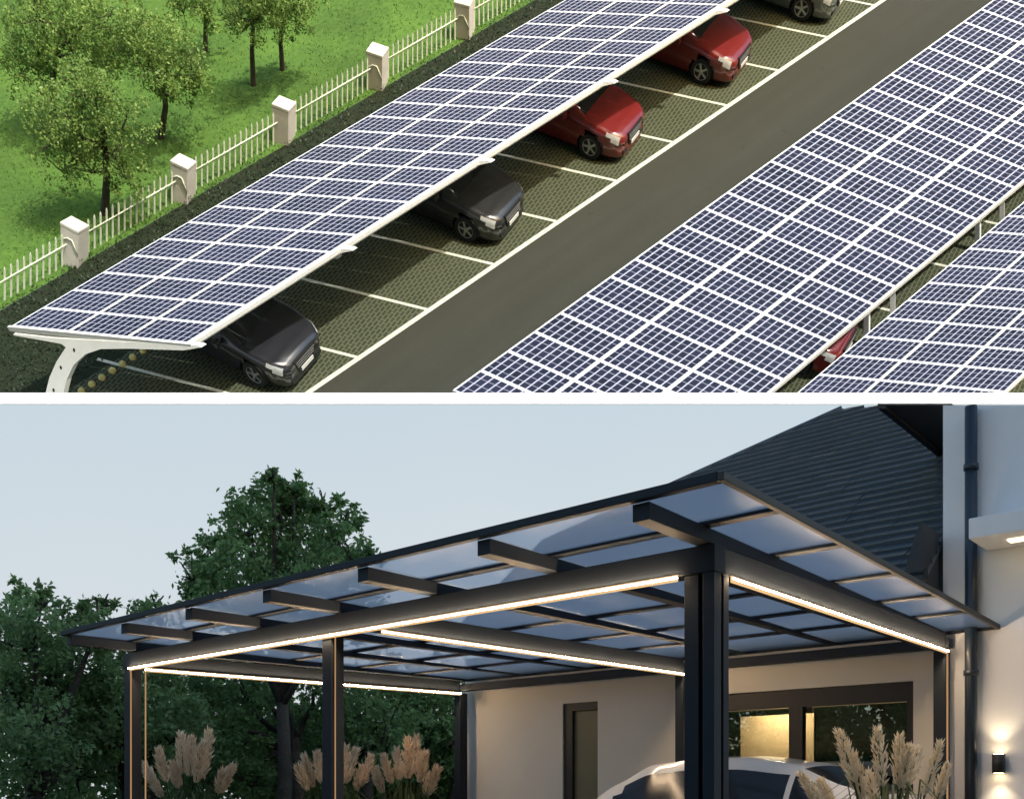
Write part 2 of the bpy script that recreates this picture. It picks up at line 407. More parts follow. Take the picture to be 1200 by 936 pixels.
slope_tree(331, 82, [(330, 20, 20), (345, 8, 22), (312, 5, 20), (350, -15, 26)], 2200, 'rightmost far tree on the lawn, close beside its neighbour', .075, .14, 50)

# ---- solar canopies
def canopy(name, Opx, vp, tfac, Rpx, nu0, nu1, pitch, label, group, ncol=3):
    O = CAM+(hit(*Opx)-CAM)*tfac
    d = -V(((vp[0]-CX)/F, 1, (HY-vp[1])/F)).normalized()
    m = r_ax.cross(d).normalized()
    if m.y > 0: m = -m
    rr = ray(*Rpx); Rp = CAM+rr*(m.dot(O-CAM)/m.dot(rr)); w = Rp-O
    c = r_ax.dot(d); W = (w.dot(d)-w.dot(r_ax)*c)/(1-c*c)      # full width along d
    t = empty(name, S(*uv(O), 0)); tag(t, label, 'solar canopy', group)
    mod = MB(); g = .018; a, bb = d*(W/ncol-g), r_ax*(pitch-g)
    p0 = d*g/2+r_ax*g/2; th = m*.045
    P4 = [p0, p0+a, p0+a+bb, p0+bb]
    mod.hexa([p-th for p in P4]+P4, 1)
    mod.f.pop(1+0); mod.uv.pop(1); mod.m.pop(1); mod.sm.pop(1)
    mod.face(P4, [(0, 0), (1, 0), (1, 1), (0, 1)], 0)
    me = mod.mesh('solar_panel', [M_pv, M_white])
    for i in range(nu0, nu1):
        for k in range(ncol):
            o = bpy.data.objects.new('solar_panel', me); link(o, t)
            o.location = (O+r_ax*pitch*i+d*W/ncol*k)-t.location
    L0, L1 = nu0*pitch, nu1*pitch
    # purlins, edge beams
    fr = MB()
    for k in range(ncol+1):
        wd = .09
        fr.box(O+d*(W/ncol*k-(.0 if k == 0 else wd if k == ncol else wd/2))+r_ax*L0-m*.20, d*wd, r_ax*(L1-L0), m*.15)
    for k in range(1, ncol):                                   # light strip seen between module columns
        fr.box(O+d*(W/ncol*k-.045)+r_ax*L0-m*.045, d*.09, r_ax*(L1-L0), m*.048)
    into(t, fr.build('purlin', M_white, t, fix=True))
    return t, O, d, m, W, L0, L1
t1, O1, d1, m1, W1, L10, L11 = canopy('solar_canopy', (13.3, 381.7), (-6800, -280), .875, (216.7, 403.3), 0, 32, 1.205*YC/38*.9722,
    'leftmost solar canopy, beside the fence, roofing the parked cars on curved white posts', 'solar canopies over the car park')
# edge beam on the lane side and front fascia
e = MB(); e.box(O1+d1*(W1+.002)-m1*.12, d1*.08, r_ax*L11, m1*.10); into(t1, e.build('edge_beam', M_white, t1, fix=True))
e = MB(); e.box(O1-d1*.05-r_ax*.07-m1*.12, d1*(W1+.2), r_ax*.068, m1*.13); into(t1, e.build('fascia', M_white, t1, fix=True))
# curved cantilever frame drawn in the plane of the first edge
Uc = lup(O1, 30); mc = d1.cross(Uc).normalized()
def onc(px, py): r = ray(px, py); return CAM+r*(mc.dot(O1-r_ax*.05-CAM)/mc.dot(r))
col = [(16, 391), (60, 396), (232, 405), (236, 407), (215, 410.5), (150, 408.5), (118, 409), (100, 415), (86, 428), (78, 445), (73, 466), (71, 500), (70, 560),
       (46, 560), (48, 500), (52, 466), (58, 442), (66, 424), (77, 407), (72, 403), (45, 398), (16, 393)]
polyc = [onc(*q) for q in col]
foot = onc(58, 560)
# stop the foot on the ground
def clip(P, top):                                              # move P up towards top until on the slope
    h0 = (P-A0).dot(n_ax)
    if h0 >= 0: return P
    h1 = (top-A0).dot(n_ax); return P.lerp(top, -h0/(h1-h0))
polyc[12] = clip(polyc[12], polyc[11]); polyc[13] = clip(polyc[13], polyc[14])
for i in range(len(polyc)):
    if (polyc[i]-A0).dot(n_ax) < -.02: polyc[i] = clip(polyc[i], polyc[7])
M_hole = mat('dark_opening', (.01, .01, .01), .8)
sup = MB(); sup.prism(polyc, r_ax*.16)
sup_me = sup.mesh('cantilever_post', M_white)
hol = MB()
for (hx, hy, a) in ((87, 410, .9), (71.5, 430.5, .8), (63, 457, .7)):
    c = onc(hx, hy)-r_ax*.004; X = d1; ring = []
    for k in range(10):
        q = 2*PI*k/10; px, py = hx+1.3*math.cos(q)+.9*math.sin(q)*.5, hy+2.4*math.sin(q)
        ring.append(onc(px, py)-r_ax*.006)
    hol.face(ring)
hol_me = hol.mesh('slot', M_hole)
spu = [0]
for q in ((415, 288), (575, 185), (722, 93)):
    rr = ray(*q); Pq = CAM+rr*(m1.dot(O1-CAM)/m1.dot(rr)); w = Pq-O1; c = r_ax.dot(d1)
    spu.append((w.dot(r_ax)-w.dot(d1)*c)/(1-c*c)-.1)
spu.append(2*spu[-1]-spu[-2])
for s in spu:
    o = bpy.data.objects.new('cantilever_post', sup_me); link(o, t1); o.location = r_ax*s; o.matrix_parent_inverse = Matrix.Translation(-t1.location)
    h = bpy.data.objects.new('slot', hol_me); link(h, o)
P2 = 1.232*YC/38*.985
t2, O2, d2, m2, W2, L20, L21 = canopy('solar_canopy', (530, 457), (-7230, -3068), .875, (901.7, 460), 0, 33, P2,
    'widest solar canopy, between the road and the dark gap, with thick white seams', 'solar canopies over the car park')
t3, O3, d3, m3, W3, L30, L31 = canopy('solar_canopy', (931.7, 461.7), (-6800, -280), .875, (1150, 485), 0, 18, 1.222*YC/38*.975,
    'solar canopy in the lower right corner, on the right side of the dark gap', 'solar canopies over the car park')
for t, O, d, m, W, L0, L1, px in ((t2, O2, d2, m2, W2, L20, L21, ((1016, 384), (1146, 272))), (t3, O3, d3, m3, W3, L30, L31, ((1046, 372), (1174, 262)))):
    for q in px:
        G = hit(q[0], q[1]+22); U = lup(G, 30); den = m.dot(U); k = m.dot(O-m*.2-G)/den
        k = max(.8, min(k, 4.5))
        p = MB(); p.cbox(G+U*k/2, .15, .15, k, (d-U*d.dot(U)).normalized(), U.cross(d).normalized(), U); p.cbox(G+U*.04, .5, .5, .08, (d-U*d.dot(U)).normalized(), U.cross(d).normalized(), U)
        into(t, p.build('post', M_white, t, bevel=.01))

# ---- cars
def cr(pts, x):
    if x <= pts[0][0]: return pts[0][1]
    for (a, p), (b_, q) in zip(pts, pts[1:]):
        if x <= b_:
            t = (x-a)/(b_-a); t = t*t*(3-2*t)*.5+t*.5; return p+(q-p)*t
    return pts[-1][1]
L_ = 4.55
ZC = [(0, .68), (.03, .75), (.12, .81), (.30, .86), (.7, .94), (1.08, 1.00), (1.6, 1.27), (2.0, 1.41), (2.45, 1.455), (2.9, 1.455), (3.4, 1.39), (3.9, 1.2), (4.2, 1.07), (4.42, 1.02), (4.52, .92), (4.55, .75)]
ZB = [(0, .60), (.05, .66), (.3, .76), (.9, .89), (1.5, .95), (2.5, .97), (3.6, .99), (4.2, .99), (4.5, .88), (4.55, .72)]
WW = [(0, .56), (.04, .66), (.14, .77), (.35, .855), (.8, .905), (1.6, .915), (3.4, .915), (4.0, .885), (4.35, .82), (4.52, .70), (4.55, .62)]
WR = [(0, .40), (.3, .62), (1.05, .74), (1.65, .65), (2.2, .58), (3.3, .56), (3.9, .58), (4.3, .66), (4.55, .5)]
def sect(x, tall=0, rev=False):
    zc, zb, w, wr = cr(ZC, x), cr(ZB, x), cr(WW, x), cr(WR, x)
    zc += tall*max(0, min(1, (x-1.2)/.8))*(1 if x < 4.3 else .6); zb = min(zb, zc-.02)
    pts = []
    for i in range(5): t = i/5; pts.append((wr*t, zc-.035*t*t*(1.0)))
    B, C = (wr, zc-.035), (w*.955, zb)
    for i in range(5):
        t = i/5; bul = math.sin(PI*t)*.02; pts.append((B[0]+(C[0]-B[0])*t+bul, B[1]+(C[1]-B[1])*t+bul))
    for y, z in ((w*.955, zb), (w*.985, zb-.05), (w, zb-.14), (w*.992, .56), (w*.995, .46), (w*.98, .36), (w*.955, .28), (w*.93, .20), (w*.85, .17), (0, .17)): pts.append((y, min(z, zb)))
    return pts
def car_meshes(tall=0, wheels=(.86, 3.42)):
    N = 92; xs = [L_*(i/N) for i in range(N+1)]; xs[0] = 0; grid = [sect(x, tall) for x in xs]; Mn = len(grid[0])
    def pos(i, j, side, off=0):
        y, z = grid[i][j]; p = V((xs[i], y*side, z))
        if off:
            j0, j1 = max(j-1, 0), min(j+1, Mn-1); i0, i1 = max(i-1, 0), min(i+1, N)
            a = V((0, (grid[i][j1][0]-grid[i][j0][0])*side, grid[i][j1][1]-grid[i][j0][1])); bq = V((xs[i1]-xs[i0], (grid[i1][j][0]-grid[i0][j][0])*side, grid[i1][j][1]-grid[i0][j][1]))
            n = a.cross(bq)*side; n = n.normalized() if n.length > 1e-9 else V((0, 0, 1))
            if n.dot(p-V((L_/2, 0, .6))) < 0: n = -n
            p = p+n*off
        return p
    def which(i, j):
        x = (xs[i]+xs[i+1])/2
        for wx in wheels:
            z = (grid[i][j][1]+grid[i][j+1][1])/2
            if j >= 11 and j < 18 and (x-wx)**2+(z-.33)**2 < .375**2: return 'hole'
        if 1.12 < x < 1.95 and j < 5: return 'windscreen'
        if 3.5 < x < 4.12 and j < 5: return 'rear'
        if 6 <= j <= 8 and 1.55 < x < 3.72 and not 2.66 < x < 2.76 and not 3.40 < x < 3.46:
            # taper the glass to the pillars
            if x < 1.95 and j < 5+int((1.95-x)*9): return 'body'
            if x > 3.45 and j < 5+int((x-3.45)*10): return 'body'
            return 'side'
        return 'body'
    out = {k: MB() for k in ('body', 'windscreen', 'rear', 'side')}
    for i in range(N):
        for j in range(Mn-1):
            w = which(i, j)
            if w == 'hole': continue
            for sd in (1, -1):
                f = [pos(i, j, sd), pos(i+1, j, sd), pos(i+1, j+1, sd), pos(i, j+1, sd)]
                if sd < 0: f.reverse()
                out[w].face(f[::-1], None, 0, True)
    for i in (0, N):                                          # nose and tail caps
        out['body'].face([pos(i, j, 1) for j in range(Mn)]+[pos(i, j, -1) for j in range(Mn-2, 0, -1)])
    def patch(i0, i1, j0, j1, sides=(1,), off=.006):
        mb = MB()
        for sd in sides:
            for i in range(i0, i1):
                for j in range(j0, j1): mb.face([pos(i, j, sd, off), pos(i, j+1, sd, off), pos(i+1, j+1, sd, off), pos(i+1, j, sd, off)], None, 0, True)
        return mb
    return out, patch, pos
def weld(me):
    import bmesh
    bm = bmesh.new(); bm.from_mesh(me); bmesh.ops.remove_doubles(bm, verts=bm.verts, dist=.0004); bmesh.ops.recalc_face_normals(bm, faces=bm.faces); bm.to_mesh(me); bm.free()
M_glassd = mat('car_glass', (.012, .015, .018), .16, spec=.6)
M_tyre = mat('tyre_rubber', (.012, .012, .012), .85)
M_rim = mat('alloy_rim', (.35, .36, .36), .35, metal=.7)
M_blacktrim = mat('black_trim', (.012, .012, .013), .5)
M_lamp = mat('headlamp_lens', (.42, .43, .41), .12, spec=.8)
M_plate = mat('number_plate_white', (.60, .60, .57), .5)
M_tail = mat('tail_lamp_red', (.30, .02, .015), .2)
def paint(n, c): return mat(n, c, .28, spec=.55, coat=.8)
M_black, M_black2, M_red, M_silver, M_cwhite = paint('black_car_paint', (.016, .017, .022)), paint('dark_grey_car_paint', (.02, .021, .022)), paint('red_car_paint', (.15, .012, .012)), paint('pale_car_paint', (.10, .12, .11)), paint('white_car_paint', (.72, .70, .66))
def make_car(paintm, tall=0, detail=True):
    """car lies along +x from nose (x=0) to tail, wheels on z=0"""
    t = empty('parked_car'); wh = (.86, 3.42)
    out, patch, pos = car_meshes(tall, wh)
    def add(mb, name, m, parent=t, sm=True):
        me = mb.mesh(name, m)
        if sm: weld(me)
        return link(bpy.data.objects.new(name, me), parent)
    body = add(out['body'], 'body', paintm)
    add(out['windscreen'], 'windscreen', M_glassd); add(out['rear'], 'rear_window', M_glassd)
    for sd in (1, -1):
        sw = MB()
        for f, uvx in zip(out['side'].f, out['side'].uv):
            p = [V(out['side'].v[k]) for k in f]
            if (sum((q.y for q in p))*sd) > 0: sw.face(p, None, 0, True)
        add(sw, 'side_window', M_glassd)
        hl_ = patch(2, 6, 9, 12, (sd,), .008); h2 = patch(6, 9, 9, 11, (sd,), .008)
        for f in h2.f: hl_.face([h2.v[k] for k in f], None, 0, True)
        add(hl_, 'headlight', M_lamp)
        add(patch(85, 91, 7, 12, (sd,), .006), 'tail_light', M_tail)
        mir = MB(); c = V((1.62, sd*1.02, .98)); mir.cbox(c, .12, .2, .13); mir.cbox(c+V((.02, -sd*.1, -.03)), .05, .14, .04)
        o = mir.build('wing_mirror', paintm, t, bevel=.03)
        for x in wh:                                          # wheels
            w = empty('wheel'); w.parent = t; w.location = (x, sd*.80, .33)
            ty = MB(); R = .33
            prof = [(.0, -.10), (.29, -.10), (.325, -.085), (.33, -.04), (.33, .04), (.325, .085), (.29, .10), (.215, .10)]
            n = 28; base = []
            for k in range(n):
                q = 2*PI*k/n; base.append([V((rr*math.cos(q), sd*yy, rr*math.sin(q))) for rr, yy in prof])
            for k in range(n):
                a, c2 = base[k], base[(k+1) % n]
                for j in range(1, len(prof)-1): ty.face([a[j], a[j+1], c2[j+1], c2[j]], None, 0, True)
            add(ty, 'tyre', M_tyre, w)
            rm = MB()
            for k in range(5):
                q = 2*PI*k/5; X = V((math.cos(q), 0, math.sin(q))); Z = V((-math.sin(q), 0, math.cos(q)))
                rm.cbox(X*.12+V((0, sd*.075, 0)), .20, .03, .055, X, V((0, 1, 0)), Z)
            ring = [V((.212*math.cos(2*PI*k/24), sd*.085, .212*math.sin(2*PI*k/24))) for k in range(25)]
            rm.tube(ring, .014, 6, cap=False); rm.tube([V((0, sd*.05, 0)), V((0, sd*.10, 0))], .05, 10)
            add(rm, 'rim', M_rim, w, False)
            dk = MB(); dk.tube([V((0, -sd*.12, 0)), V((0, sd*.055, 0))], .215, 20); add(dk, 'brake_disc', M_blacktrim, w, False)
            ar = MB()                                         # arch liner
            arc = [V((x+.375*math.cos(q), sd*.905, .33+.375*math.sin(q))) for q in [PI*k/16-.15 for k in range(19)]]
            for k in range(18):
                ar.face([arc[k], arc[k+1], arc[k+1]-V((0, sd*.4, 0)), arc[k]-V((0, sd*.4, 0))])
            ar.face([p-V((0, sd*.36, 0)) for p in arc])
            add(ar, 'wheel_arch', M_blacktrim, t, False)
    g = MB(); g.hexa([V((-.035, -.27, .36)), V((.03, -.27, .36)), V((.03, .27, .36)), V((-.035, .27, .36)), V((-.025, -.40, .70)), V((.08, -.40, .70)), V((.08, .40, .70)), V((-.025, .40, .70))])
    add(g, 'grille', M_blacktrim, t, False)
    for sy in (1, -1):
        g = MB(); g.hexa([V((-.01, sy*.46-.12, .24)), V((.12, sy*.46-.12, .24)), V((.12, sy*.46+.12, .24)), V((-.01, sy*.46+.12, .24)), V((-.01, sy*.48-.10, .36)), V((.12, sy*.48-.10, .36)), V((.12, sy*.48+.12, .36)), V((-.01, sy*.48+.12, .36))])
        add(g, 'air_intake', M_blacktrim, t, False)
    g = MB(); g.cbox((-.050, 0, .41), .02, .46, .095); add(g, 'number_plate', M_plate, t, False)
    for zz in (.52, .58, .64):
        g = MB(); g.cbox((-.040+(zz-.36)*.03, 0, zz), .012, .54+(zz-.36)*.6, .010); add(g, 'grille_bar', M_rim, t, False)
    return t
def place_car(t, nose, head, up, scale=1.0, label=None, cat='car', group=None):
    X = -(head-up*head.dot(up)).normalized(); Y = up.cross(X).normalized()
    m = Matrix((X, Y, up)).transposed().to_4x4(); t.matrix_world = Matrix.Translation(nose) @ m @ Matrix.Scale(scale, 4)
    tag(t, label, cat, group)
CS = 1.2
yaw = Matrix.Rotation(math.radians(CARYAW := -12), 3, n_ax)
def recolour(t, m):
    for ch in list(bpy.data.objects):
        if ch.parent == t and ch.name.startswith(('body', 'wing_mirror')):
            ch.data = ch.data.copy(); ch.data.materials[0] = m
c0 = make_car(M_black)
hd = yaw @ g_ax
def cpos(px, py): return hit(px, py)
place_car(c0, cpos(362, 440), hd, n_ax, CS, 'black car at the front of the row, parked nearest the curved canopy post', 'car', 'cars parked under the left canopy')
bpy.context.view_layer.update()
for px, py, m, lab in ((600, 273, M_black2, 'dark grey car parked second from the front, above two empty bays'),
                       (740, 178, M_red, 'red car nearer of the two red cars, two bays above the dark grey car'),
                       (866, 91, M_red, 'red car farther of the two red cars, near the top edge'),
                       (980, 18, M_silver, 'dark green car at the top edge, only its nose and headlight in view'),
                       (1110, 420, M_red, None)):
    if lab is None: continue
    c = copy_tree(c0); recolour(c, m)
    place_car(c, cpos(px, py), hd, n_ax, CS, lab, 'car', 'cars parked under the left canopy')
c = copy_tree(c0); recolour(c, M_red)
place_car(c, hit(985, 425), hd, n_ax, CS, 'red car glimpsed in the gap between the two right canopies', 'car')

# ---- yellow kerb markers
M_yel = mat('yellow_marker_paint', (.55, .47, .16), .6)
mkm = MB(); n = 10
prof = [(.10, 0), (.105, .05), (.07, .10), (.0, .115)]
for k in range(n):
    a, c2 = 2*PI*k/n, 2*PI*(k+1)/n
    for (r0, h0), (r1, h1) in zip(prof, prof[1:]):
        q = lambda r, a, h: p_ax*r*math.cos(a)+r_ax*r*math.sin(a)+n_ax*h
        mkm.face([q(r0, a, h0), q(r0, c2, h0), q(r1, c2, h1), q(r1, a, h1)], None, 0, True)
mkme = mkm.mesh('kerb_marker', M_yel)
for k in range(8):
    P = hit(84+k*12.0, 467-k*7.9); o = bpy.data.objects.new('kerb_marker', mkme); link(o); o.location = P
    tag(o, 'small round yellow kerb marker in the diagonal row under the canopy', 'kerb marker', 'yellow kerb markers under the canopy')

# =================================================================== DIVIDER AND EVENING SKY
SY = 22.8
zt = at(600, 474, SY).z; zw = at(600, 461.2, SY).z
skym = bpy.data.materials.new('evening_sky'); skym.use_nodes = True; nt = skym.node_tree; nt.nodes.clear()
tc = node(nt, 'ShaderNodeTexCoord'); sp = node(nt, 'ShaderNodeSeparateXYZ'); nt.links.new(tc.outputs['Object'], sp.inputs[0])
rp = node(nt, 'ShaderNodeValToRGB'); el = rp.color_ramp.elements
el[0].position = 0; el[0].color = (.70, .72, .76, 1); el[1].position = 1; el[1].color = (.585, .685, .755, 1)
q = el.new(.55); q.color = (.665, .725, .775, 1)
ns = node(nt, 'ShaderNodeTexNoise'); ns.inputs['Scale'].default_value = .12; nt.links.new(tc.outputs['Object'], ns.inputs['Vector'])
f = mth(nt, 'ADD', mth(nt, 'MULTIPLY', sp.outputs['Z'], 1/zt), mth(nt, 'MULTIPLY', mth(nt, 'SUBTRACT', ns.outputs['Fac'], .5), .35))
nt.links.new(f, rp.inputs['Fac'])
em = node(nt, 'ShaderNodeEmission'); nt.links.new(rp.outputs[0], em.inputs[0]); em.inputs[1].default_value = EX; oo = node(nt, 'ShaderNodeOutputMaterial'); nt.links.new(em.outputs[0], oo.inputs[0])
b = MB(); b.box((-40, SY, -1), V((80, 0, 0)), V((0, .1, 0)), V((0, 0, zt+1))); o = b.build('sky', skym); o['kind'] = 'structure'
M_divider = mat('white_divider', (.92, .92, .90), .6)
b = MB(); b.box((-40, SY-.05, zt), V((80, 0, 0)), V((0, .30, 0)), V((0, 0, zw-zt)))  # border band between the two scenes, added as a solid strip
tag(b.build('divider_strip', M_divider), 'long white border strip added to divide the car park slope from the evening sky below', 'wall')

# =================================================================== THE CARPORT AND HOUSE
ea, eb = V((-1.139, 1, 0)), V((.878, 1, 0)); PB = V((1.153, 5.62, CZ))
AL, BL = ea.length, eb.length
SK = .096/3.28
def Q(s, t, h): return PB+ea*(s*(1-SK*max(t, -.2)))+eb*t+V((0, 0, h))
def qbox(mb, s0, s1, t0, t1, h0, h1, m=0):
    mb.hexa([Q(s0, t0, h0), Q(s1, t0, h0), Q(s1, t1, h0), Q(s0, t1, h0), Q(s0, t0, h1), Q(s1, t0, h1), Q(s1, t1, h1), Q(s0, t1, h1)], m)
b = MB(); b.face([(-60, -40, 0), (60, -40, 0), (60, SY, 0), (-60, SY, 0)])
o = b.build('ground', mat('garden_ground', (.03, .045, .02), .95, noise=(.8, (.06, .08, .035), .2))); o['kind'] = 'structure'
b = MB(); b.face([Q(-1.5, -3, .004-CZ), Q(-1.5, 3.38, .004-CZ), Q(5.2, 3.38, .004-CZ), Q(5.2, -3, .004-CZ)][::-1])
o = b.build('driveway', mat('driveway_paving', (.16, .155, .15), .8, noise=(3, (.22, .215, .2), .2)), fix=True); o['kind'] = 'structure'
M_anth = mat('anthracite_metal', (.013, .018, .025), .6, spec=.25, noise=(1.5, (.019, .025, .033), .2))
M_led = emat('warm_led', (1.0, .72, .46), 70.0)
M_ledv = emat('warm_led_dim', (1.0, .58, .28), .20)
gl = bpy.data.materials.new('tinted_roof_glass'); gl.use_nodes = True; nt = gl.node_tree; nt.nodes.clear()
tr = node(nt, 'ShaderNodeBsdfTransparent'); tr.inputs[0].default_value = (.84, .865, .89, 1)
tl = node(nt, 'ShaderNodeBsdfTranslucent'); tl.inputs[0].default_value = (.58, .61, .66, 1)
gs = node(nt, 'ShaderNodeBsdfGlossy'); gs.inputs['Roughness'].default_value = .22; gs.inputs[0].default_value = (.9, .95, 1, 1)
mA = node(nt, 'ShaderNodeMixShader'); mA.inputs[0].default_value = .40; nt.links.new(tr.outputs[0], mA.inputs[1]); nt.links.new(tl.outputs[0], mA.inputs[2])
mB = node(nt, 'ShaderNodeMixShader'); mB.inputs[0].default_value = .025; nt.links.new(mA.outputs[0], mB.inputs[1]); nt.links.new(gs.outputs[0], mB.inputs[2])
oo = node(nt, 'ShaderNodeOutputMaterial'); nt.links.new(mB.outputs[0], oo.inputs[0])
SP, TQ, S2 = .757, 3.28, 4.60
cp = empty('carport', Q(0, 0, -CZ)); tag(cp, 'anthracite glass-roofed carport with warm light strips along its beams', 'carport')
def cpart(mb, name, m, bevel=.004, parent=cp): return into(cp, mb.build(name, m, parent, bevel=bevel, fix=True))
# posts
def post(s, t, w=.07, both=True):
    mb = MB(); qbox(mb, s-w/AL*1.0, s+w/AL, t-w/BL, t+w/BL, -CZ, 1.24); cpart(mb, 'post', M_anth)
for s, t in ((S2, 0), (2.33, 0), (0, TQ), (2.04, TQ), (S2, TQ)): post(s, t, .062)
mb = MB(); qbox(mb, -.055, -.005, -.045, .02, -CZ, 1.24); cpart(mb, 'post', M_anth)
mb = MB(); qbox(mb, .02, .085, -.03, .04, -CZ, 1.24); cpart(mb, 'post', M_anth)
mb = MB(); qbox(mb, -.05, .08, .05, .10, -CZ, 1.24); cpart(mb, 'post', M_anth)
# beams
mb = MB(); qbox(mb, -.06, S2+.06, -.05, .05, 1.24, 1.40); cpart(mb, 'front_beam', M_anth)
mb = MB(); qbox(mb, -.06, S2+.06, TQ-.05, TQ+.05, 1.27, 1.36); cpart(mb, 'rear_beam', M_anth)
for s in (0, 2.04, S2):
    mb = MB(); qbox(mb, s-.045, s+.045, .051, TQ-.051, 1.24, 1.405); cpart(mb, 'side_beam', M_anth)
T0, T1 = -.545, 3.37
drop = lambda t: -.018*(t-T0)*BL
for k in range(7):
    s = k*SP; mb = MB(); w = .035
    t0, t1 = T0+.02, T1-.02
    mb.hexa([Q(s-w, t0, 1.412+0*drop(t0)), Q(s+w, t0, 1.412), Q(s+w, t1, 1.408), Q(s-w, t1, 1.408),
             Q(s-w, t0, 1.508), Q(s+w, t0, 1.508), Q(s+w, t1, 1.508+drop(t1)), Q(s-w, t1, 1.508+drop(t1))])
    cpart(mb, 'rafter', M_anth)
SA, SB = -.32, S2-.03
tb = [T0, T0+.49, T0+1.17, T0+1.9, T0+2.58, T0+3.2, T1]
def rq(s, t, dh): return Q(s, t, 1.51+dh+drop(t))
def rbox(mb, s0, s1, t0, t1, h0, h1): mb.hexa([rq(s0, t0, h0), rq(s1, t0, h0), rq(s1, t1, h0), rq(s0, t1, h0), rq(s0, t0, h1), rq(s1, t0, h1), rq(s1, t1, h1), rq(s0, t1, h1)])
fr = MB()
rbox(fr, SA, SB, T0-.02, T0+.02, .0, .05); rbox(fr, SA, SB, T1-.02, T1+.02, .0, .05)
cpart(fr, 'roof_frame', M_anth)
M_trim = mat('bronze_trim', (.030, .026, .020), .6)
fr = MB(); rbox(fr, SA-.025, SA-.001, T0-.02, T1+.02, .0, .045); cpart(fr, 'edge_trim', M_trim)
fr = MB(); rbox(fr, SB+.001, SB+.03, T0-.02, T1+.02, 0, .05); cpart(fr, 'edge_trim', M_trim)
ss = [SA]+[k*SP for k in range(7)]; ss[-1] = SB
for i in range(1, 6):
    fr = MB(); rbox(fr, SA, SB, tb[i]-.03, tb[i]+.03, .002, .035); cpart(fr, 'glazing_bar', M_anth)
for i in range(6):
    for j in range(len(ss)-1):
        g = MB(); rbox(g, ss[j]+.004, ss[j+1]-.004, tb[i]+.031, tb[i+1]-.031, .022, .032); into(cp, g.build('roof_glass', gl, cp, fix=True))
# light strips
def strip(a, c, r, m=M_led, nm='light_strip'):
    mb = MB(); mb.tube([a, c], r, 6); return into(cp, mb.build(nm, m, cp))
M_halo = emat('led_halo', (1.0, .64, .30), .95*EX)  # glowing strip behind each LED core, imitating its warm halo
def ledline(s0, t0, s1, t1, r):
    strip(Q(s0, t0, 1.230), Q(s1, t1, 1.230), r*.85)
    along_s = abs(s1-s0) > .5; mb = MB()
    if along_s: qbox(mb, min(s0, s1), max(s0, s1), t0+.008, t0+.011, 1.208, 1.250)
    else: qbox(mb, s0+.009, s0+.013, min(t0, t1), max(t0, t1), 1.208, 1.250)
    into(cp, mb.build('halo_strip', M_halo, cp, fix=True))
ledline(.10, -.062, S2-.05, -.062, .0072)
ledline(-.060, .12, -.060, TQ-.06, .0072)
ledline(1.98, .06, 1.98, TQ-.06, .0065)
ledline(S2-.07, .06, S2-.07, TQ-.06, .0065)
for s, t, r in ((S2-.055, -.045, .008), (S2-.09, .05, .008), (2.275, -.03, .006), (-.052, TQ-.05, .008)):
    strip(Q(s, t, -CZ), Q(s, t, 1.22), r, M_ledv)

# ---- house
SK = 0.0
hs = empty('house', Q(2, 3.45, -CZ)); tag(hs, 'white rendered house with dark tiled roof behind the carport', 'house')
def hp(mb, name, m, bevel=0, parent=hs): return into(hs, mb.build(name, m, hs, bevel=bevel, fix=True)) if parent is hs else None
M_wall = mat('white_render', (.80, .73, .62), .85, noise=(1.2, (.75, .68, .57), .3), bump=(60, .08))
M_wall2 = mat('cool_white_render', (.80, .81, .82), .85, noise=(1.2, (.75, .76, .77), .3), bump=(60, .08))
TW = 3.45
wS0, wS1, wH = .22, 1.75, 1.01; dS0, dS1, dH = 2.735, 3.10, 1.03
for s0, s1, h0, h1 in ((.02, wS0, -CZ, 1.75), (wS1, dS0, -CZ, 1.75), (dS1, 4.25, -CZ, 1.75), (wS0, wS1, wH, 1.75), (dS0, dS1, dH, 1.75)):
    pass
mb = MB()
qbox(mb, .02, wS0, TW, TW+.15, -CZ, wH); qbox(mb, wS1, dS0, TW, TW+.15, -CZ, wH); qbox(mb, dS1, 4.25, TW, TW+.15, -CZ, dH)
qbox(mb, wS0, dS0-.0, TW, TW+.15, wH+.0005, dH) if False else None
qbox(mb, .02, dS0, TW, TW+.15, wH, 1.75); qbox(mb, dS0, dS1, TW, TW+.15, dH, 1.75); qbox(mb, dS1, 4.25, TW, TW+.15, dH, 1.75)
qbox(mb, 4.10, 4.25, TW+.151, 5.4, -CZ, 1.75); qbox(mb, .02, 4.25, 5.4, 5.5, -CZ, 1.75)
hp(mb, 'wall', M_wall)
# gable triangle on the left end
mb = MB(); mb.prism([Q(4.08, TW+.1, 1.75), Q(4.08, 5.45, 1.75), Q(4.08, 4.62, 3.55)], ea*.05); hp(mb, 'gable', M_wall)
